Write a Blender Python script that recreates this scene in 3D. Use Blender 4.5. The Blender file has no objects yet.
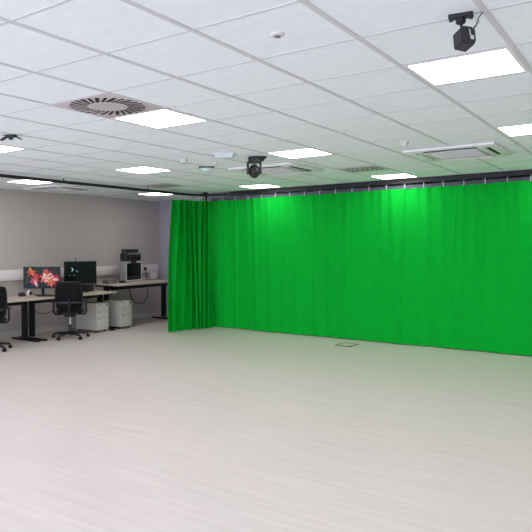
import bpy, bmesh, math, random
from mathutils import Vector, Matrix
random.seed(7)
S = bpy.context.scene
C = bpy.data.collections.new('studio'); S.collection.children.link(C)
PI = math.pi

# ------------------------------------------------------------------ materials
def lin(c):
    return tuple(((v/255/12.92) if v/255 <= .04045 else ((v/255+.055)/1.055)**2.4) for v in c) + (1,)

def mat(name, rgb, rough=.5, metal=0., noise=0., nscale=30., bump=0., emit=None, es=0., stretch=None, spec=.5):
    m = bpy.data.materials.new(name); m.use_nodes = True
    nt = m.node_tree; b = nt.nodes['Principled BSDF']
    b.inputs['Base Color'].default_value = lin(rgb)
    b.inputs['Roughness'].default_value = rough
    b.inputs['Metallic'].default_value = metal
    b.inputs['Specular IOR Level'].default_value = spec
    if noise or bump:
        tc = nt.nodes.new('ShaderNodeTexCoord'); n = nt.nodes.new('ShaderNodeTexNoise')
        n.inputs['Scale'].default_value = nscale; n.inputs['Detail'].default_value = 5
        src = tc.outputs['Object']
        if stretch:
            mp = nt.nodes.new('ShaderNodeMapping'); mp.inputs['Scale'].default_value = stretch[0]
            mp.inputs['Rotation'].default_value = (0, 0, stretch[1])
            nt.links.new(src, mp.inputs['Vector']); src = mp.outputs['Vector']
        nt.links.new(src, n.inputs['Vector'])
        if noise:
            r = nt.nodes.new('ShaderNodeValToRGB'); c = lin(rgb)
            r.color_ramp.elements[0].position = .3; r.color_ramp.elements[1].position = .7
            r.color_ramp.elements[0].color = tuple(max(0, v*(1-noise)) for v in c[:3]) + (1,)
            r.color_ramp.elements[1].color = tuple(min(1, v*(1+noise)) for v in c[:3]) + (1,)
            nt.links.new(n.outputs['Fac'], r.inputs['Fac']); nt.links.new(r.outputs['Color'], b.inputs['Base Color'])
        if bump:
            bp = nt.nodes.new('ShaderNodeBump'); bp.inputs['Strength'].default_value = bump; bp.inputs['Distance'].default_value = .01
            nt.links.new(n.outputs['Fac'], bp.inputs['Height']); nt.links.new(bp.outputs['Normal'], b.inputs['Normal'])
    if emit:
        b.inputs['Emission Color'].default_value = lin(emit); b.inputs['Emission Strength'].default_value = es
    return m

M = {}
M['tile'] = mat('ceiling_tile', (238, 246, 250), .9, noise=.025, nscale=14, bump=.03)
M['tbar'] = mat('ceiling_bar', (208, 209, 213), .6)
M['floor'] = mat('vinyl_floor', (220, 208, 205), .42, noise=.06, nscale=2.4, stretch=((.5, 9., 1.), 0), spec=.35)
M['wall'] = mat('grey_wall', (194, 184, 183), .8, noise=.02, nscale=3)
M['wall_pale'] = mat('lavender_wall', (172, 168, 184), .8, noise=.02, nscale=3)
M['white_paint'] = mat('white_paint', (206, 202, 198), .5, noise=.01)
M['trunk'] = mat('white_plastic', (246, 234, 238), .4, noise=.01)
M['green'] = mat('green_cloth', (3, 173, 50), .85, noise=.035, nscale=9, bump=.015, spec=.1)
M['dimwall'] = mat('dim_wall_grey', (84, 82, 102), .8, noise=.1, nscale=12)  # tone of the dim back wall, for the added strip over the curtain
M['hook'] = mat('white_hook', (210, 210, 214), .4)
M['black'] = mat('black_plastic', (26, 26, 30), .5, noise=.05)
M['track'] = mat('black_track', (26, 24, 34), .55, noise=.05)
M['blackmetal'] = mat('black_metal', (20, 20, 23), .45, metal=.3)
M['mesh'] = mat('black_mesh', (22, 23, 28), .8, noise=.25, nscale=220)
M['lumbar'] = mat('dark_grey_plastic', (52, 52, 60), .5, noise=.05)
M['seat'] = mat('black_fabric', (24, 24, 28), .9, noise=.2, nscale=120, bump=.05)
M['desk'] = mat('pale_laminate', (205, 190, 180), .5, noise=.05, nscale=5, stretch=((6, .8, 1), 0))
M['edge'] = mat('desk_edge', (188, 172, 160), .5, noise=.03)
M['ped'] = mat('pedestal_white', (200, 197, 192), .45, noise=.01)
M['chrome'] = mat('chrome', (210, 210, 214), .2, metal=1.)
M['silver'] = mat('silver_metal', (176, 176, 180), .35, metal=.6)
M['screen'] = mat('dark_screen', (4, 9, 8), .12, emit=(4, 14, 12), es=.5, spec=.12)
M['flowerbg'] = mat('screen_teal', (10, 24, 28), .3, emit=(22, 46, 50), es=.2, spec=.2)
for k, c in dict(red=(178, 38, 46), pink=(206, 92, 110), orange=(200, 92, 44), cream=(236, 206, 196), magenta=(176, 36, 92), leaf=(58, 84, 52), yellow=(226, 150, 60)).items():
    M['p_'+k] = mat('petal_'+k, tuple(v*.75 for v in c), .4, emit=c, es=.35, spec=.2)
M['glow'] = mat('screen_glint', (120, 200, 190), .3, emit=(130, 190, 185), es=.6)
M['glass'] = mat('dark_glass', (3, 16, 9), .06, noise=.1)
M['grey'] = mat('grey_plastic', (120, 116, 116), .5, noise=.05)
M['white'] = mat('white_gloss', (235, 235, 238), .35, noise=.01)
M['offwhite'] = mat('offwhite_plastic', (216, 215, 217), .5, noise=.01)
M['grille'] = mat('grey_grille', (178, 182, 178), .6, noise=.03)
M['darkslot'] = mat('dark_slot', (12, 12, 14), .8, noise=.03)
M['vent'] = mat('vent_plate', (196, 190, 192), .5, noise=.02)
M['paleblue'] = mat('pale_blue_plastic', (208, 226, 230), .4, noise=.02)
M['sensor'] = mat('sensor_black', (40, 41, 46), .5, noise=.08)
M['steel'] = mat('brushed_steel', (168, 166, 160), .4, metal=.7, noise=.03)
M['frame'] = mat('dark_metal_frame', (70, 64, 60), .5, metal=.3)
LIGHT = 8.4
M['panel'] = mat('light_panel', (255, 255, 255), .5, emit=(255, 250, 246), es=LIGHT)

# ------------------------------------------------------------------ mesh helpers
class MB:
    def __init__(s): s.bm = bmesh.new()
    def box(s, c, size, rot=None, bev=0., mi=0, seg=2):
        t = bmesh.new(); bmesh.ops.create_cube(t, size=1)
        bmesh.ops.scale(t, vec=size, verts=t.verts)
        if bev: bmesh.ops.bevel(t, geom=t.edges[:], offset=min(bev, min(size)*.45), segments=seg, affect='EDGES', profile=.5)
        mx = Matrix.Translation(c) @ (rot.to_4x4() if rot is not None else Matrix())
        return s._add(t, mx, mi)
    def _add(s, t, mx, mi=0):
        bmesh.ops.transform(t, matrix=mx, verts=t.verts)
        for f in t.faces: f.material_index = mi
        me = bpy.data.meshes.new('tmp'); t.to_mesh(me); t.free()
        s.bm.from_mesh(me); bpy.data.meshes.remove(me); return s
    def cyl(s, a, b, r, r2=None, n=20, mi=0, bev=0.):
        a = Vector(a); b = Vector(b); d = b-a
        t = bmesh.new(); bmesh.ops.create_cone(t, cap_ends=True, segments=n, radius1=r, radius2=r if r2 is None else r2, depth=d.length)
        if bev: bmesh.ops.bevel(t, geom=[e for e in t.edges if len(e.link_faces) == 2 and any(len(f.verts) > 4 for f in e.link_faces)], offset=bev, segments=2, affect='EDGES')
        q = Vector((0, 0, 1)).rotation_difference(d.normalized()) if d.length else None
        return s._add(t, Matrix.Translation((a+b)/2) @ q.to_matrix().to_4x4(), mi)
    def sph(s, c, r, sc=(1, 1, 1), mi=0, n=20, rot=None):
        t = bmesh.new(); bmesh.ops.create_uvsphere(t, u_segments=n, v_segments=n//2+2, radius=r)
        bmesh.ops.scale(t, vec=sc, verts=t.verts)
        return s._add(t, Matrix.Translation(c) @ (rot.to_4x4() if rot is not None else Matrix()), mi)
    def poly(s, pts, thick=0., mi=0):            # flat polygon, optionally extruded along its normal
        vs = [s.bm.verts.new(p) for p in pts]; f = s.bm.faces.new(vs); f.material_index = mi; f.normal_update()
        if thick:
            n = f.normal.copy()
            r = bmesh.ops.extrude_face_region(s.bm, geom=[f])
            bmesh.ops.translate(s.bm, vec=n*thick, verts=[v for v in r['geom'] if isinstance(v, bmesh.types.BMVert)])
        return s
    def lathe(s, prof, c, n=24, mi=0):
        rings = []
        for r, z in prof:
            rings.append([s.bm.verts.new((c[0]+r*math.cos(2*PI*k/n), c[1]+r*math.sin(2*PI*k/n), c[2]+z)) for k in range(n)])
        for a, b in zip(rings, rings[1:]):
            for k in range(n):
                s.bm.faces.new((a[k], a[(k+1) % n], b[(k+1) % n], b[k])).material_index = mi
        s.bm.faces.new(rings[0][::-1]).material_index = mi; s.bm.faces.new(rings[-1]).material_index = mi
        return s
    def tube(s, pts, r, n=10, mi=0, closed=False):
        pts = [Vector(p) for p in pts]; rings = []; N = len(pts); up = None
        for i, p in enumerate(pts):
            t = (pts[(i+1) % N if closed else min(i+1, N-1)]-pts[(i-1) % N if closed else max(i-1, 0)]).normalized()
            if up is None: up = t.orthogonal().normalized()
            up = (up-t*up.dot(t)).normalized(); w = t.cross(up)
            rr = r[i] if isinstance(r, (list, tuple)) else r
            rings.append([s.bm.verts.new(p+(up*math.cos(2*PI*k/n)+w*math.sin(2*PI*k/n))*rr) for k in range(n)])
        pr = list(zip(rings, rings[1:]))
        if closed: pr.append((rings[-1], rings[0]))
        for a, b in pr:
            for k in range(n): s.bm.faces.new((a[k], a[(k+1) % n], b[(k+1) % n], b[k])).material_index = mi
        if not closed: s.bm.faces.new(rings[0][::-1]).material_index = mi; s.bm.faces.new(rings[-1]).material_index = mi
        return s
    def sweep_rect(s, pts, w, z0, z1, mi=0):      # a rectangular bar along a level path
        pts = [Vector(p) for p in pts]; N = len(pts); rings = []
        for i, p in enumerate(pts):
            t = (pts[min(i+1, N-1)]-pts[max(i-1, 0)]); t.z = 0; t.normalize(); nn = Vector((-t.y, t.x, 0))
            rings.append([s.bm.verts.new(v) for v in (p+nn*w/2+Vector((0, 0, z0)), p-nn*w/2+Vector((0, 0, z0)), p-nn*w/2+Vector((0, 0, z1)), p+nn*w/2+Vector((0, 0, z1)))])
        for a, b in zip(rings, rings[1:]):
            for k in range(4): s.bm.faces.new((a[k], a[(k+1) % 4], b[(k+1) % 4], b[k])).material_index = mi
        s.bm.faces.new(rings[0][::-1]); s.bm.faces.new(rings[-1]); return s
    def build(s, name, m, parent=None, loc=None, rz=0, smooth=True):
        bmesh.ops.recalc_face_normals(s.bm, faces=s.bm.faces[:])
        me = bpy.data.meshes.new(name); s.bm.to_mesh(me); s.bm.free()
        for mm in (m if isinstance(m, (list, tuple)) else [m]): me.materials.append(mm)
        if smooth:
            for p in me.polygons: p.use_smooth = True
            me.set_sharp_from_angle(angle=math.radians(38))
        o = bpy.data.objects.new(name, me); C.objects.link(o)
        if parent: o.parent = parent
        if loc: o.location = loc
        o.rotation_euler.z = rz
        return o

def tag(o, label=None, cat=None, group=None, kind=None):
    for k, v in (('label', label), ('category', cat), ('group', group), ('kind', kind)):
        if v: o[k] = v
    return o
def thing(name, label, cat, loc, rz=0, group=None):
    o = bpy.data.objects.new(name, None); C.objects.link(o); o.location = loc; o.rotation_euler.z = rz
    o.empty_display_size = .1
    return tag(o, label, cat, group)
def struct(name, mb, m): return tag(mb.build(name, m), kind='structure')
def copy_tree(o, parent=None):
    c = o.copy(); C.objects.link(c); c.parent = parent
    for ch in list(o.children): copy_tree(ch, c)
    return c
def Rz(a): return Matrix.Rotation(a, 3, 'Z')
def Rx(a): return Matrix.Rotation(a, 3, 'X')
def Ry(a): return Matrix.Rotation(a, 3, 'Y')

# ------------------------------------------------------------------ room
H = 1.58; CEIL = 2.63
GX, GY = -2.4727, 1.8007                       # ceiling grid origin; modules of 0.6 m
def grid(a, b): return GX+.6*a, GY+.6*b
XL, YB, XR, YF = -9.46, 10.86, 4.6, -4.2

struct('floor', MB().box(((XL+XR)/2, (YB+YF)/2, -.05), (XR-XL+.4, YB-YF+.4, .1)), M['floor'])
struct('ceiling', MB().box(((XL+XR)/2, (YB+YF)/2, CEIL+.05), (XR-XL+.4, YB-YF+.4, .1)), M['tile'])
bars = MB()
for a in range(-12, 13):
    x = GX+.6*a
    if XL+.02 < x < XR: bars.box((x, (YB+YF)/2, CEIL-.001), (.028, YB-YF, .006))
struct('trim_1', bars, M['tbar'])
bars = MB()
for b in range(-9, 16):
    y = GY+.6*b
    if YF < y < YB-.02: bars.box(((XL+XR)/2, y, CEIL-.001), (XR-XL, .017, .004))
struct('trim_2', bars, M['tbar'])
struct('wall_left', MB().box((XL-.1, (YB+1.2)/2, CEIL/2), (.2, YB-1.2, CEIL)), M['wall'])
struct('wall_back', MB().box(((XL+XR)/2, YB+.1, CEIL/2), (XR-XL, .2, CEIL)), M['wall_pale'])
struct('wall_right', MB().box((XR+.1, (YB+YF)/2, CEIL/2), (.2, YB-YF+.4, CEIL)), M['white_paint'])
struct('baseboard_left', MB().box((XL+.009, (YB+1.2)/2, .05), (.018, YB-1.2, .1), bev=.004), M['white_paint'])
struct('baseboard_back', MB().box(((XL+XR)/2, YB-.009, .05), (XR-XL, .018, .1), bev=.004), M['white_paint'])

# ------------------------------------------------------------------ ceiling lights
def light_panel(a, b, label):
    x, y = grid(a+.5, b+.5)
    t = thing('ceiling_light', label, 'ceiling light', (x, y, CEIL), 0, 'square ceiling light panels')
    f = MB()
    for s in (-1, 1):
        f.box((s*.2765, 0, -.002), (.025, .578, .004)); f.box((0, s*.2765, -.002), (.53, .025, .004))
    f.build('frame', M['white'], t)
    MB().box((0, 0, -.0016), (.528, .528, .003)).build('diffuser', M['panel'], t)
    return t
for a, b, l in [
    (2, 3, 'largest glowing square light panel, just below the hanging black sensor'),
    (-2, 3, 'glowing square light panel touching the round slotted air diffuser'),
    (-6, 3, 'glowing light panel cut by the left picture edge, under the dark ceiling bracket'),
    (2, 7, 'glowing light panel cut by the right picture edge, right of the near air conditioner'),
    (-2, 7, 'glowing light panel behind and right of the black dome camera'),
    (-6, 7, 'glowing light panel left of centre, between track and smoke detector, before the far square grille'),
    (-10, 7, 'glowing light panel at far left beyond the black curtain track, above the grey wall'),
    (-2, 12, 'small glowing light panel above the green curtain, below the near air conditioner'),
    (-6, 12, 'small glowing light panel above the green curtain, directly below the black dome camera'),
    (-10, 12, 'small glowing light panel beyond the track, above the gathered green curtain')]:
    light_panel(a, b, l)
for a, b in ((-10, 3), (6, 3), (6, 7), (2, 12), (-6, -1), (-2, -1), (2, -1), (6, -1)):   # the same fittings where the photo no longer looks
    ld = bpy.data.lights.new('ceiling_lamp', 'AREA'); ld.shape = 'SQUARE'; ld.size = .53; ld.energy = LIGHT*.53*.53*PI; ld.color = (1, .98, .965)
    lo = bpy.data.objects.new('ceiling_lamp', ld); C.objects.link(lo); x, y = grid(a+.5, b+.5); lo.location = (x, y, CEIL-.012)

# ------------------------------------------------------------------ swirl diffuser and grilles
def swirl(a, b, label, n, r0, r1, group=None):
    x, y = grid(a+.5, b+.5)
    t = thing('air_diffuser', label, 'air vent', (x, y, CEIL), 0, group)
    MB().box((0, 0, -.0025), (.588, .588, .005), bev=.001).build('plate', M['vent'], t)
    d = MB()
    for k in range(n):
        an = 2*PI*k/n; rm = (r0+r1)/2
        d.box((rm*math.cos(an), rm*math.sin(an), -.0055), (r1-r0, .030 if k % 2 else .022, .003), rot=Rz(an+.32), bev=.001)
    d.build('slot', M['darkslot'], t)['kind'] = 'stuff'
    fl = MB()
    for k in range(n):
        an = 2*PI*(k+.42)/n; rm = (r0+r1)/2
        fl.box((rm*math.cos(an), rm*math.sin(an), -.0062), (r1-r0, .007, .003), rot=Rz(an+.32))
    fl.build('vane', M['vent'], t)['kind'] = 'stuff'
    MB().lathe([(r0*.9, -.005), (r0*.88, -.008), (.01, -.009)], (0, 0, 0), 32).build('hub', M['vent'], t)
swirl(-2, 2, 'large square vent plate with a round ring of radial black slots', 28, .145, .282)
def grille(a, b, label):
    x, y = grid(a+.5, b+.5)
    t = thing('ceiling_grille', label, 'air vent', (x, y, CEIL), 0, 'small slotted ceiling grilles')
    MB().box((0, 0, -.0025), (.588, .588, .005), bev=.001).build('plate', M['vent'], t)
    d = MB()
    for i in range(5):
        for k in range(7):
            d.box((-.21+.07*k+.012*(i % 2), -.16+.08*i, -.0055), (.045, .022, .003), rot=Rz(.5), bev=.001)
    d.build('slot', M['darkslot'], t)['kind'] = 'stuff'
    fl = MB()
    for i in range(4): fl.box((0, -.12+.08*i, -.0055), (.48, .012, .004), bev=.001)
    fl.build('rib', M['grille'], t)['kind'] = 'stuff'
grille(-8, 10, 'small slotted ceiling grille at left, above the gathered curtain end')
grille(-2, 10, 'small slotted ceiling grille near centre, left of the near air conditioner')

# ------------------------------------------------------------------ air conditioning cassettes
def cassette(cx, cy, label):
    t = thing('air_conditioner', label, 'air conditioner', (cx, cy, CEIL), 0, 'ceiling air conditioner cassettes')
    w = .95
    MB().box((0, 0, -.016), (w, w, .03), bev=.012).build('panel', M['white'], t)
    MB().box((0, 0, -.034), (.55, .55, .012), bev=.006).build('intake_grille', M['grille'], t)
    g = MB()
    for k in range(14): g.box((0, -.24+k*.037, -.0415), (.5, .008, .004))
    g.build('louvre_slat', M['offwhite'], t)['kind'] = 'stuff'
    for k in range(4):
        o = MB().box((0, -.36, -.032), (.56, .055, .006), bev=.002).build('outlet_slot', M['darkslot'], t, rz=k*PI/2)
        MB().box((0, -.352, -.039), (.55, .034, .006), rot=Rx(.5), bev=.002).build('flap', M['white'], o)
    return t
cassette(-1.90, 7.27, 'near ceiling air conditioner cassette at right, below the tiny white sensor')
cassette(-4.27, 7.30, 'ceiling air conditioner cassette partly hidden behind the black dome camera')
cassette(-8.62, 7.27, 'far ceiling air conditioner cassette beyond the black track, above the grey wall')

# ------------------------------------------------------------------ small ceiling fittings
def disc(name, x, y, r, label, cat, dark=False, dome=False, drop=.03):
    t = thing(name, label, cat, (x, y, CEIL), 0)
    MB().lathe([(r, .0), (r, -.006), (r*.92, -.01)] + ([(r*.8, -drop*.7), (r*.5, -drop)] if dome else [(r*.6, -.012)]), (0, 0, 0), 28).build('base', M['offwhite'], t)
    MB().lathe([(r*.45, -(drop if dome else .012)), (r*.4, -(drop if dome else .012)-.006), (.004, -(drop if dome else .012)-.008)], (0, 0, 0), 20).build('lens', M['grey'] if dark else M['white'], t)
disc('smoke_detector', -1.57, 2.70, .036, 'small flat round sensor in the bare tile at top centre', 'smoke detector', dark=True)
disc('smoke_detector', -4.68, 5.82, .055, 'white domed smoke detector left of the pale box fitting', 'smoke detector', dark=True, dome=True, drop=.05)
disc('smoke_detector', -2.17, 6.28, .045, 'tiny white domed sensor in front of the near air conditioner', 'smoke detector', dome=True, drop=.035)
disc('smoke_detector', -4.60, 6.34, .035, 'tiny white sensor between the pale box and the half-round fitting', 'smoke detector', dome=True, drop=.03)

# pale box fitting
t = thing('emergency_light', 'pale bluish-white box-shaped fitting on the ceiling, left of the dome camera', 'ceiling fitting', (-4.03, 5.74, CEIL), .45)
MB().box((0, 0, -.008), (.26, .17, .016), bev=.004).build('base', M['offwhite'], t)
b = MB(); tb = bmesh.new()
v = [tb.verts.new(p) for p in [(-.11, -.07, -.016), (.11, -.07, -.016), (.11, .07, -.016), (-.11, .07, -.016), (-.095, -.045, -.055), (.095, -.045, -.055), (.095, .045, -.055), (-.095, .045, -.055)]]
for f in ((0, 1, 2, 3), (4, 7, 6, 5), (0, 4, 5, 1), (1, 5, 6, 2), (2, 6, 7, 3), (3, 7, 4, 0)): tb.faces.new([v[i] for i in f])
b._add(tb, Matrix()); b.build('cover', M['paleblue'], t)
# half-round fitting
t = thing('exit_light', 'half-round pale blue ceiling fitting with a dark upper edge', 'ceiling fitting', (-4.9, 6.57, CEIL), .6)
MB().box((0, .0, -.009), (.2, .11, .018), bev=.004).build('base', M['frame'], t)
MB().sph((0, 0, -.018), .085, (1, .55, .55)).build('lens', M['paleblue'], t)

# hanging box sensor near the largest light
t = thing('ceiling_sensor', 'dark grey box-shaped device hanging from a black ceiling plate beside the largest light', 'device', (-.772, 2.982, CEIL), math.radians(10))
MB().box((0, 0, -.008), (.105, .05, .016), bev=.003).box((-.043, 0, -.018), (.016, .036, .012), bev=.003).box((.043, 0, -.018), (.016, .036, .012), bev=.003).build('ceiling_plate', M['black'], t)
MB().cyl((0, 0, -.014), (0, 0, -.042), .021, n=20, bev=.003).cyl((0, 0, -.04), (.006, 0, -.07), .006).build('ball_mount', M['black'], t)
hd = thing('head', None, None, (.016, 0, -.112), 0); hd.parent = t
hr = Rz(math.radians(38)) @ Ry(math.radians(4)) @ Rx(math.radians(-14))
hb = MB(); tb = bmesh.new()
prof = [(-.040, -.052), (.024, -.060), (.040, -.030), (.040, .038), (.022, .056), (-.020, .056), (-.040, .040)]
vs1 = [tb.verts.new((x, -.036, z)) for x, z in prof]; vs2 = [tb.verts.new((x, .036, z)) for x, z in prof]
tb.faces.new(vs1); tb.faces.new(vs2[::-1])
for i in range(len(prof)): tb.faces.new((vs1[i], vs2[i], vs2[(i+1) % len(prof)], vs1[(i+1) % len(prof)]))
bmesh.ops.bevel(tb, geom=tb.edges[:], offset=.004, segments=2, affect='EDGES')
hb._add(tb, hr.to_4x4() @ Matrix.Diagonal((.92, .92, .8, 1))); o = hb.build('housing', M['sensor'], t, loc=(.016, 0, -.112)); bpy.data.objects.remove(hd)
k = MB().cyl((.040, -.026, -.122), (.053, -.042, -.122), .0105, n=20, bev=.002).cyl((.044, -.030, -.118), (.038, -.020, -.078), .004).build('dial', M['chrome'], t)
MB().tube([(.055, 0, -.075), (.066, -.002, -.06), (.068, .002, -.04), (.08, 0, -.02), (.094, 0, -.004), (.088, 0, -.001)], .0022, 8).tube([(.05, .004, -.085), (.058, .0, -.063), (.076, .004, -.047), (.074, .0, -.028), (.092, .004, -.002)], .0018, 8).build('cable', M['black'], t)

# dark bracket at the left
t = thing('ceiling_bracket', 'dark ceiling bracket with two splayed wings at far left', 'bracket', (-4.93, 3.58, CEIL), math.radians(20))
MB().box((0, 0, -.012), (.10, .06, .024), bev=.004).build('base', M['black'], t)
for s in (-1, 1):
    MB().box((s*.07, 0, -.028), (.085, .045, .01), rot=Ry(s*.42), bev=.003).build('wing', M['black'], t)
MB().cyl((0, 0, -.02), (0, 0, -.045), .02, n=18, bev=.003).build('socket', M['black'], t)

# dome (pan-tilt) camera
t = thing('dome_camera', 'black pan-tilt camera hanging from the ceiling at picture centre', 'camera', (-3.92, 6.19, CEIL), math.radians(36))
MB().box((.075, 0, -.012), (.13, .10, .024), bev=.004).box((.07, 0, -.036), (.09, .07, .03), bev=.006).build('ceiling_mount', M['black'], t)
MB().cyl((0, 0, -.004), (0, 0, -.075), (.074), .07, n=36, bev=.008).build('pan_base', M['black'], t)
y = MB()
for s in (-1, 1):
    y.box((s*.074, 0, -.13), (.026, .085, .15), bev=.012, seg=3)
y.build('yoke', M['sensor'], t)
hd = MB().sph((0, 0, -.17), .066, (1, 1.05, 1.25)).build('camera_head', M['black'], t)
MB().cyl((0, -.055, -.165), (0, -.085, -.17), .034, .03, n=24, bev=.003).build('lens_barrel', M['sensor'], hd)
MB().sph((0, -.08, -.17), .026, (1, .5, 1)).build('lens', M['glass'], hd)

# ------------------------------------------------------------------ curtain track
def main_y(x): return 9.84-(x+7.0)*.032
arc = [(-7.4, y) for y in (-1.0, 3.0, 6.0, 8.0, 9.1)]
R_ = .45
for k in range(1, 9):
    an = PI/2*k/8
    arc.append((-7.4+R_-R_*math.cos(an), 9.28+R_*math.sin(an)+.0))
arc += [(x, main_y(x)) for x in (-6.6, -5, -3, -1, 1, 2.4)]
t = thing('curtain_track', 'black curtain track crossing the ceiling at left and bending along the green curtain', 'curtain track', (-7.4, 9.28, CEIL), 0)
off = Vector((-7.4, 9.28, CEIL))
MB().sweep_rect([Vector((x, y, 0))-Vector((off.x, off.y, 0)) for x, y in arc], .05, -.075, -.033).build('rail', M['track'], t)
MB().sweep_rect([Vector((x, main_y(x)+.005, 0))-Vector((off.x, off.y, 0)) for x in (-6.75, -5, -3, -1, 1, 2.4)], .06, -.07, -.001).build('ceiling_channel', M['track'], t)
MB().box((-7.21-off.x, 9.62-off.y, -.07), (.085, .07, .14), rot=Rz(.8), bev=.006).box((-7.21-off.x, 9.62-off.y, -.155), (.08, .06, .075), rot=Rz(.8), bev=.006).build('corner_bracket', M['black'], t)
for y in (2.5, 4.4, 6.3, 8.2):
    MB().cyl((0, y-off.y, -.04), (0, y-off.y, -.001), .01, n=12).build('hanger', M['black'], t)
MB().box((-4.47-off.x, main_y(-4.47)-.03-off.y, -.088), (.12, .03, .03), bev=.004).build('runner_stop', M['black'], t)

# ------------------------------------------------------------------ green curtains
TOP = 2.475
def cloth(path, nz, fn, name):
    bm = bmesh.new(); cols = []
    for i, (p, nrm) in enumerate(path):
        col = []
        for k in range(nz+1):
            h = k/nz; z = .012+(TOP-.012)*h
            d = fn(i/(len(path)-1), h)
            if isinstance(d, tuple): d, sx = d
            else: sx = Vector((0, 0, 0))
            q = Vector((p[0], p[1], z))+nrm*d+sx; q.z = z
            col.append(bm.verts.new(q))
        cols.append(col)
    for a, b in zip(cols, cols[1:]):
        for k in range(nz): bm.faces.new((a[k], b[k], b[k+1], a[k+1]))
    m = MB(); m.bm.free(); m.bm = bm
    return m
X0, X1 = -7.42, 2.2; N = 1400
path = []
for i in range(N+1):
    x = X0+(X1-X0)*i/N
    path.append(((x, main_y(x)), Vector((-.032, -1, 0)).normalized()))
rnd = random.Random(3)
folds = []
xx = X0+.1
while xx < X1:
    folds.append((xx, rnd.uniform(.03, .07), rnd.uniform(.008, .034), rnd.uniform(.25, 1.), rnd.uniform(-.10, .10)))
    xx += rnd.uniform(.10, .34)
xx = X0+.05
while xx < X1:
    folds.append((xx, rnd.uniform(.010, .022), rnd.uniform(-.011, .011), rnd.uniform(0., 1.), rnd.uniform(-.16, .16)))
    xx += rnd.uniform(.06, .2)
def main_fn(u, h):
    x = X0+(X1-X0)*u
    d = .012*math.sin(x*3.1+.6)+.008*math.sin(x*7.3+2+.4*h)
    for c, w, a, lo, sl in folds:
        dx = x-c-sl*(1-h)
        if abs(dx) < 4*w:
            d += a*math.exp(-(dx/w)**2)*(lo+(1-lo)*h)
    d += .012*math.sin(2*PI*x/.17)*max(0, h-.9)/.1
    return d
mc = cloth(path, 26, main_fn, 'c')
t = thing('curtain', 'wide flat green curtain wall stretching to the right edge', 'curtain', (-4, main_y(-4), 0), 0, 'green studio curtains')
def shifted(mb, o):
    bmesh.ops.translate(mb.bm, vec=-Vector(o.location), verts=mb.bm.verts); return mb
shifted(mc, t).build('drape', M['green'], t)
hp = [Vector((X0+.2+(X1-X0-.2)*i/120, 0, 0)) for i in range(121)]
shifted(MB().sweep_rect([Vector((p.x, main_y(p.x)+.004*math.sin(p.x*37), 0)) for p in hp], .006, TOP-.01, TOP+.05), t).build('dim_wall_strip', M['dimwall'], t)  # added strip, stands in for the dim wall seen between track and curtain
x = -6.95
ref = None
while x < 0.3:
    if ref is None:
        ref = MB().box((0, 0, .03), (.012, .008, .085), bev=.003).build('hook', M['hook'], t)
        o = ref
    else:
        o = ref.copy(); C.objects.link(o)
    o.location = Vector((x, main_y(x)-.012, TOP+.004))-Vector(t.location)
    x += .30

# gathered end
P0 = Vector((-7.42, 8.86)); P1 = Vector((-7.13, 9.65))
n2 = 420; path = []
dirv = (P1-P0).normalized(); nrm = Vector((dirv.y, -dirv.x, 0))
for i in range(n2+1):
    p = P0+(P1-P0)*i/n2
    path.append(((p.x, p.y), nrm))
def gath(u, h):
    b = 1-h
    ph = 2*PI*(8.0*u+.35*math.sin(5*u+1.3)+.22*math.sin(3.1*h+9*u))
    amp = .088*(.55+.45*math.sin(7*u+.5)**2)*(1 if h > .06 else .9)
    d = amp*(math.sin(ph)+.3*math.sin(2*ph+.8))+.022*math.sin(2.3*ph+h*2)
    ss = .034*math.cos(ph)
    first = math.exp(-(u/.22)**2)
    d += first*(.02+.07*b)
    return d, Vector((dirv.x, dirv.y, 0))*(ss-first*b*.14*(1-u))
t = thing('curtain', 'bunched pleated green curtain end gathered at the left corner of the track', 'curtain', (-7.3, 9.2, 0), 0, 'green studio curtains')
gm = shifted(cloth(path, 30, gath, 'g'), t)
bmesh.ops.scale(gm.bm, vec=(1, 1, .993), verts=gm.bm.verts)
gm.build('drape', M['green'], t)
for k in range(13):
    p = P0+(P1-P0)*(k+.4)/13
    o = ref.copy(); C.objects.link(o); o.parent = t
    o.location = Vector((p.x, p.y, TOP))-Vector(t.location)+Vector((rnd.uniform(-.01, .02), 0, 0))
    o.rotation_euler = (rnd.uniform(-.35, .35), 0, PI/3)

# ------------------------------------------------------------------ floor box
t = thing('floor_box', 'flush square floor box with a dark frame near the green curtain', 'floor box', (-4.1, 9.2, 0), math.radians(-2))
f = MB()
for s in (-1, 1):
    f.box((s*.128, 0, .004), (.02, .29, .008), bev=.002); f.box((0, s*.138, .004), (.24, .02, .008), bev=.002)
f.build('frame', M['frame'], t)
MB().box((0, 0, .003), (.236, .256, .006), bev=.001).build('lid', M['floor'], t)
MB().box((.085, -.09, .0065), (.04, .03, .003)).build('cable_flap', M['grey'], t)

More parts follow.
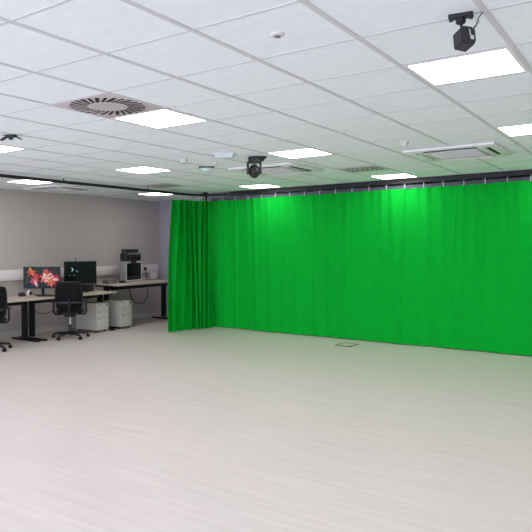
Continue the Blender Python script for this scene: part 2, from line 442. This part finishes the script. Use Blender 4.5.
# ------------------------------------------------------------------ wall trunking
t = thing('wall_trunking', 'white plastic cable trunking running along the grey wall above the desks', 'cable trunking', (XL, 4, 1.1), 0)
MB().box((.03, (2.5+10.72)/2-4, .0), (.06, 10.72-2.5, .185), bev=.004).build('channel', M['trunk'], t)
MB().box((.064, (2.5+10.72)/2-4, .0), (.006, 10.72-2.5, .13), bev=.002).build('cover', M['trunk'], t)
MB().box((.03, 10.60-4, -.16), (.06, .2, .16), bev=.004).build('drop_channel', M['trunk'], t)
for y in (8.02, 10.26):
    s = MB().box((.07, y-4, 0), (.012, .15, .09), bev=.003).build('socket', M['offwhite'], t)
    MB().box((.078, y-4, .028), (.004, .03, .016)).build('switch', M['grey'], s)
tag(MB().box((0, 0, 0), (.045, .05, .055), bev=.008).tube([(.02, 0, -.01), (.035, 0, -.06), (.02, .01, -.14), (.0, .02, -.19), (.03, .06, -.23), (.1, .1, -.231)], .006, 8).build('plug', M['black'], None, (XL+.1, 10.24, 1.1)), 'black plug with hanging lead in the trunking socket right of the silver case', 'plug')

# ------------------------------------------------------------------ desks
def rounded(x0, x1, y0, y1, z0, z1, r):
    pts = []
    for cx, cy, a0 in ((x1-r, y1-r, 0), (x0+r, y1-r, 90), (x0+r, y0+r, 180), (x1-r, y0+r, 270)):
        for k in range(7):
            an = math.radians(a0+15*k); pts.append((cx+r*math.cos(an), cy+r*math.sin(an), z0))
    m = MB(); m.poly(pts, z1-z0); return m
def desk(x, y0, y1, h, label, r=.03, legs=(True, True)):
    xb, xf = x-.4, x+.4; yc = (y0+y1)/2
    t = thing('desk', label, 'desk', (x, yc, 0), 0, 'pale topped office desks')
    L = y1-y0
    m = rounded(-.4, .4, -L/2, L/2, h-.028, h, r)
    # flip so extrusion goes whichever way; height handled by normals
    bmesh.ops.recalc_face_normals(m.bm, faces=m.bm.faces[:])
    zs = [v.co.z for v in m.bm.verts]; dz = h-max(zs)
    bmesh.ops.translate(m.bm, vec=(0, 0, dz), verts=m.bm.verts)
    o = m.build('desktop', M['desk'], t)
    MB().box((.10 if h > .8 else .0, 0, h-.075), (.05, L-.2, .09), bev=.004).box((-.12, 0, h-.065), (.05, L-.2, .07), bev=.004).build('crossbeam', M['blackmetal'], t)
    MB().box((-.22, 0, h-.10), (.12, L*.6, .06), bev=.01).build('cable_tray', M['blackmetal'], t)
    for s in (-1, 1):
        ly = s*(L/2-.07)
        lg = MB().box((-.02, ly, (h-.03)/2+.02), (.10, .065, h-.09), bev=.006).box((-.02, ly, h-.06), (.085, .05, .06)).build('leg', M['blackmetal'], t)
        MB().box((-.0, ly, .018), (.70, .07, .03), bev=.008).build('foot', M['blackmetal'], lg)
        MB().box((0, ly, h-.045), (.66, .05, .03), bev=.004).build('arm', M['blackmetal'], lg)
    return t
desk(-8.85, 4.92, 6.725, .74, 'nearest desk, cut by the left picture edge, before the mesh chair')
desk(-8.85, 6.735, 8.475, .74, 'desk with pale top carrying both monitors, behind the full black chair')
desk(-8.90, 8.56, 10.42, .86, 'far raised desk with black beam carrying the silver case, beside green curtain', r=.07)

# pedestals
def pedestal(x, y, label):
    t = thing('drawer_pedestal', label, 'drawer unit', (x, y, 0), 0, 'white drawer pedestals')
    MB().box((-.28, 0, .29), (.56, .30, .50), bev=.004).build('body', M['ped'], t)
    z = .045
    for hh, first in ((.225, 0), (.125, 1), (.125, 2)):
        d = MB().box((.008, 0, z+hh/2), (.018, .292, hh-.006), bev=.003).build('drawer', M['ped'], t)
        MB().box((.019, -.1, z+hh-.012), (.006, .06, .012)).build('handle', M['grey'], d)
        z += hh
    MB().box((.02, .10, .50), (.012, .03, .03), bev=.003).build('lock', M['black'], t)
    for sx in (-.5, -.06):
        for sy in (-.11, .11):
            MB().cyl((sx, sy-.012, .021), (sx, sy+.012, .021), .020, n=16).box((sx, sy, .037), (.03, .03, .012)).build('castor', M['black'], t)
    return t
pedestal(-8.50, 8.11, 'nearer white drawer pedestal, directly right of the black office chair')
pedestal(-8.50, 8.74, 'farther white drawer pedestal, standing under the far raised desk')

# ------------------------------------------------------------------ chairs (seat looks along local +y, back on -y)
def chair(x, y, rz, label):
    t = thing('office_chair', label, 'chair', (x, y, 0), rz, 'black office chairs')
    # backrest: curved panel with rounded outline
    bm = bmesh.new(); nu, nv = 18, 20; g = []
    def outline(v):
        w = .222*(1-.10*abs(v-.55)**1.5*2)
        if v < .25: w *= .74+.26*math.sin(PI/2*v/.25)
        if v > .93: w *= 1-.10*((v-.93)/.07)**2
        return w
    def bp(u, v, off=0.):
        w = outline(v)
        zz = .47+.53*v - .012*(u*u)*(1 if v > .9 else 0)
        yy = -.225-.10*v+.10*v*v*.2 - .035*math.sin(PI*v*.9) + .06*u*u
        return Vector((u*w, yy+off, zz))
    for j in range(nv+1):
        g.append([bm.verts.new(bp(-1+2*i/nu, j/nv)) for i in range(nu+1)])
    for j in range(nv):
        for i in range(nu): bm.faces.new((g[j][i], g[j][i+1], g[j+1][i+1], g[j+1][i]))
    r = bmesh.ops.solidify(bm, geom=bm.faces[:], thickness=.018)
    m = MB(); m.bm.free(); m.bm = bm; m.build('backrest', M['mesh'], t)
    loop = [bp(-1, j/16) for j in range(17)]+[bp(-1+2*i/8, 1) for i in range(1, 8)]+[bp(1, 1-j/16) for j in range(17)]+[bp(1-2*i/8, 0) for i in range(1, 8)]
    MB().tube(loop, .013, 10, closed=True).build('back_frame', M['black'], t)
    MB().tube([bp(u, .33, -.02) for u in (-.95, -.6, -.2, .2, .6, .95)], [.012, .02, .022, .022, .02, .012], 10).build('lumbar_support', M['lumbar'], t)
    MB().tube([(0, -.06, .40), (0, -.20, .42), (0, -.29, .50), (0, -.315, .62), (0, -.34, .72)], [.03, .03, .026, .022, .014], 12).build('spine', M['black'], t)
    sb = MB()
    tb = bmesh.new(); bmesh.ops.create_cube(tb, size=1); bmesh.ops.scale(tb, vec=(.48, .47, .075), verts=tb.verts)
    bmesh.ops.bevel(tb, geom=tb.edges[:], offset=.034, segments=4, affect='EDGES')
    sb._add(tb, Matrix.Translation((0, .03, .475))); sb.build('seat', M['seat'], t)
    MB().box((0, 0, .415), (.20, .26, .05), bev=.015).box((.12, 0, .42), (.16, .015, .012), bev=.004).build('mechanism', M['black'], t)
    for s in (-1, 1):
        a = MB().tube([(s*.14, 0, .425), (s*.25, -.01, .425), (s*.275, -.02, .46), (s*.275, -.03, .64)], [.016, .016, .018, .016], 10).build('armrest', M['black'], t)
        MB().box((s*.275, .01, .652), (.075, .24, .028), bev=.012, seg=3).build('arm_pad', M['lumbar'], a)
    MB().cyl((0, 0, .07), (0, 0, .24), .028, n=20).build('column', M['black'], t)
    MB().cyl((0, 0, .23), (0, 0, .40), .017, n=20).build('gas_lift', M['chrome'], t)
    MB().cyl((0, 0, .065), (0, 0, .125), .045, .036, n=20, bev=.005).build('base_hub', M['black'], t)
    for k in range(5):
        an = 2*PI*k/5+.3; c, s = math.cos(an), math.sin(an)
        l = MB().tube([(c*.03, s*.03, .10), (c*.16, s*.16, .092), (c*.31, s*.31, .072)], [.026, .021, .014], 10).build('base_leg', M['black'], t)
        w = MB(); nx, ny = -s, c
        for q in (-1, 1):
            p = Vector((c*.31+nx*q*.016, s*.31+ny*q*.016, .029)); d = Vector((nx, ny, 0))*.009
            w.cyl(p-d, p+d, .028, n=18, bev=.004)
        w.cyl((c*.31, s*.31, .03), (c*.31, s*.31, .078), .009); w.build('castor', M['black'], l)
    return t
chair(-8.41, 7.26, math.radians(46), 'black mesh office chair in full view, before the dark monitor')
chair(-8.445, 5.70, math.radians(60), 'black mesh office chair cut off by the left picture edge')

# ------------------------------------------------------------------ monitors (screen faces local -y)
def monitor(x, y, base_z, w, h, zc, rz, name_label, foot=(.24, .17)):
    t = thing('monitor', name_label, 'monitor', (x, y, base_z), rz, 'computer monitors')
    z = zc-base_z
    MB().box((0, 0, z), (w, .03, h), bev=.004).box((0, .022, z), (w*.6, .03, h*.6), bev=.012).build('casing', M['black'], t)
    MB().box((0, .045, z*.5+.005), (.05, .02, z), bev=.004).build('stand', M['blackmetal'], t)
    MB().box((0, .02, .007), (foot[0], foot[1], .012), bev=.004).build('base', M['blackmetal'], t)
    return t, z
fx, fy = -8.93, 7.08
t, z = monitor(fx, fy, .74, .665, .385, 1.055, math.radians(32), 'monitor showing a picture of red and pink lilies on a dark background', (.26, .18))
t2 = MB().box((0, -.0155, z), (.645, .003, .365)).build('screen', M['flowerbg'], t)
names = ['red', 'pink', 'orange', 'cream', 'magenta', 'leaf', 'yellow']
pm = MB(); lay = [0]
def petal(cx, cz, L, W, an, mi):
    lay[0] += 1; y = -.0175-.00006*lay[0]
    c, s = math.cos(an), math.sin(an); pts = []
    for k in range(12):
        a = 2*PI*k/12; u = L*.5+L*.5*math.cos(a); v = W*.5*math.sin(a)*(1.15-.5*u/L)
        pts.append((max(-.318, min(.318, cx+u*c-v*s)), y, z+max(-.178, min(.178, cz+u*s+v*c))))
    pm.poly(pts, 0, mi)
r2 = random.Random(5)
def lily(cx, cz, size, cols, n=6, a0=0):
    for k in range(n):
        an = a0+2*PI*k/n+r2.uniform(-.2, .2); L = size*r2.uniform(.75, 1.05)
        petal(cx, cz, L, L*.62, an, names.index(cols[k % len(cols)]))
        petal(cx, cz, L*.7, L*.16, an, names.index(cols[(k+1) % len(cols)]))
for q in ((-.22, .05), (-.25, -.02), (.0, -.02), (.25, .02), (-.05, -.10), (.12, -.10)): petal(q[0], q[1], .10, .03, r2.uniform(0, 6), 5)
lily(-.19, .095, .10, ['orange', 'yellow', 'orange', 'red'], 5, .4)
lily(-.13, -.05, .11, ['magenta', 'pink', 'red', 'pink'], 6, .2)
lily(-.09, .03, .07, ['red', 'pink'], 5, 1.)
petal(-.16, -.02, .16, .05, -1.0, 1); petal(-.12, -.05, .12, .035, -1.3, 3)
lily(.08, .08, .10, ['red', 'orange', 'pink', 'red'], 6, .1)
lily(.06, -.02, .12, ['pink', 'cream', 'orange', 'pink'], 6, .5)
lily(.21, -.03, .125, ['red', 'pink', 'cream', 'magenta'], 6, .9)
lily(.17, -.08, .09, ['orange', 'pink', 'yellow'], 5, 0)
petal(.10, .03, .10, .03, .5, 3); petal(.2, -.02, .09, .035, -.3, 3); petal(.02, -.03, .1, .03, 1.1, 3)
pm.build('picture', [M['p_'+n] for n in names], t2, smooth=False)

t, z = monitor(-8.93, 7.97, .74, .60, .43, 1.11, math.radians(52), 'dark monitor with a faint crescent on screen, behind the full office chair', (.30, .2))
sc = MB().box((0, -.0155, z), (.575, .003, .405)).build('screen', M['screen'], t)
cm = MB(); pts = []
for k in range(13):
    a = -1.25+2.5*k/12; pts.append((-.165+(.034)*math.cos(a), -.0178, z+.06+(.034)*math.sin(a)))
for k in range(13):
    a = 1.25-2.5*k/12; pts.append((-.178+(.029)*math.cos(a), -.0178, z+.06+(.034)*math.sin(a)))
cm.poly(pts)
for px, pz in ((-.06, .035), (-.07, .03), (-.055, .015), (-.2, -.05), (-.12, -.045)): cm.box((px, -.0178, z+pz), (.014, .001, .008))
cm.build('picture', M['glow'], sc, smooth=False)  # crescent glint on the dark screen, drawn as a glowing shape
MB().box((-.085, .0, z+.25), (.013, .013, .075), bev=.003).build('antenna', M['black'], t)
tag(MB().box((0, 0, .065), (.30, .14, .13), bev=.006).build('dock_box', M['black'], None, (-9.07, 8.22, .74), math.radians(40)), 'black box standing on the desk under the dark monitor', 'box')

# small things on the desk
t = thing('headset', 'white round headset-like object on the desk left of the flower monitor', 'headset', (-8.93, 6.80, .74), .3)
MB().sph((0, 0, .055), .05, (.8, 1, 1.08)).build('shell', M['white'], t)
MB().cyl((.03, -.02, .06), (.062, -.02, .06), .034, .03, n=20, bev=.006).build('ear_pad', M['black'], t)
tag(MB().box((0, 0, .03), (.11, .08, .06), bev=.015).box((0, 0, .064), (.07, .05, .01), bev=.004).build('desk_gadget', M['black'], None, (-9.05, 6.74, .74), .5), 'small low black gadget on the desk left of the white round headset', 'gadget')
tag(MB().lathe([(.032, 0), (.038, .01), (.04, .10), (.036, .103), (.034, .02), (.004, .018)], (0, 0, 0), 24).build('tumbler', M['silver'], None, (-8.97, 7.41, .74)), 'silver tumbler on the desk below the right corner of the flower monitor', 'cup')
tag(MB().box((0, 0, .011), (.40, .13, .018), bev=.005).box((0, 0, .021), (.37, .11, .004), bev=.001).build('keyboard', M['black'], None, (-8.63, 7.00, .74), math.radians(32)), 'black keyboard on the desk in front of the flower monitor', 'keyboard')

# silver desktop tower with headset pair on top
t = thing('computer_tower', 'silver-white computer case with dark glass side on the far raised desk', 'computer', (-9.06, 9.47, .86), math.radians(4))
cs = MB().box((0, 0, .215), (.14, .54, .41), bev=.008).build('case', M['silver'], t)
MB().box((.073, .015, .215), (.008, .47, .35), bev=.002).build('glass_panel', M['glass'], t)
f = MB()
for q in (-1, 1): f.box((.072, .015+q*.242, .215), (.010, .026, .40), bev=.002)
f.box((.072, .015, .03), (.010, .49, .022), bev=.002).box((.072, .015, .405), (.010, .49, .022), bev=.002)
f.build('panel_trim', M['white'], t)
for a in (-.05, .05):
    for b in (-.22, .22): MB().cyl((a, b, 0), (a, b, .012), .014, n=14).build('rubber_foot', M['black'], t)
t = thing('headset_dock', 'black rounded unit with a silver strip on top of the silver case', 'device', (-9.05, 9.46, 1.28), math.radians(4))
MB().box((0, 0, .10), (.19, .50, .17), bev=.04, seg=3).build('shell', M['black'], t)
MB().box((-.02, 0, .225), (.13, .42, .075), bev=.02, seg=3).build('strap', M['sensor'], t)
MB().box((.088, 0, .165), (.03, .38, .026), bev=.008).build('silver_strip', M['silver'], t)
for s in (-1, 1):
    e = MB().cyl((.09, s*.105, .085), (.125, s*.105, .08), .062, .052, n=26, bev=.008).build('visor', M['sensor'], t)
    MB().cyl((.123, s*.105, .08), (.128, s*.105, .08), .034, n=22).build('lens', M['glass'], e)
MB().box((.112, -.04, .0), (.05, .12, .07), bev=.012).build('nose_piece', M['black'], t)

tag(MB().box((0, 0, .04), (.20, .22, .08), bev=.008).box((.102, -.03, .045), (.006, .1, .04)).build('grey_device', M['grey'], None, (-9.0, 8.80, .86), 0), 'low grey box device at the left end of the far raised desk', 'device')
tag(MB().box((0, 0, .02), (.08, .16, .035), bev=.01).box((0, .0, .04), (.05, .08, .012), bev=.004).build('handheld_controller', M['black'], None, (-8.92, 9.08, .86), .2), 'small black gadget on far desk between grey device and silver case', 'gadget')

# hanging cables
def cable(pts, r, label):
    P = [Vector(p) for p in pts]; out = []
    for i in range(len(P)-1):
        p0, p1, p2, p3 = P[max(i-1, 0)], P[i], P[i+1], P[min(i+2, len(P)-1)]
        for k in range(8):
            u = k/8
            out.append(.5*((2*p1)+(p2-p0)*u+(2*p0-5*p1+4*p2-p3)*u*u+(3*p1-p0-3*p2+p3)*u**3))
    out.append(P[-1])
    tag(MB().tube(out, r, 8).build('cable', M['black']), label, 'cable')
cable([(-9.24, 9.62, .825), (-9.24, 9.63, .62), (-9.22, 9.72, .42), (-9.2, 9.95, .36), (-9.2, 10.13, .5), (-9.24, 10.17, .70), (-9.24, 10.14, .825)], .008, 'thin black cable looping down under the far raised desk')
cable([(-9.1, 7.05, .66), (-9.14, 7.05, .56), (-9.16, 7.12, .44), (-9.16, 7.3, .38), (-9.15, 7.5, .42)], .007, 'thin black cable sagging under the desk with monitors')

# ------------------------------------------------------------------ world and camera
w = bpy.data.worlds.new('world'); S.world = w; w.use_nodes = True
w.node_tree.nodes['Background'].inputs['Color'].default_value = lin((214, 222, 238))
w.node_tree.nodes['Background'].inputs['Strength'].default_value = 3.75

cam = bpy.data.cameras.new('camera'); co = bpy.data.objects.new('camera', cam); C.objects.link(co); S.camera = co
yw, pt, ro = .6282908, -.0310782, -.0072224
Rr = Vector((math.cos(yw), math.sin(yw), 0)); F = Vector((-math.sin(yw)*math.cos(pt), math.cos(yw)*math.cos(pt), math.sin(pt))); U = Rr.cross(F)
R2 = Rr*math.cos(ro)+U*math.sin(ro); U2 = R2.cross(F)
mw = Matrix((R2, U2, -F)).transposed().to_4x4(); mw.translation = (0, 0, H); co.matrix_world = mw
cam.sensor_width = 36; cam.lens = 621.399/532*36; cam.shift_x = (266-215.087)/532; cam.clip_end = 100

S.view_settings.view_transform = 'Standard'; S.view_settings.look = 'None'; S.view_settings.exposure = .3
S.cycles.use_denoising = True; S.cycles.max_bounces = 10; S.cycles.diffuse_bounces = 6
S.cycles.sample_clamp_indirect = 8
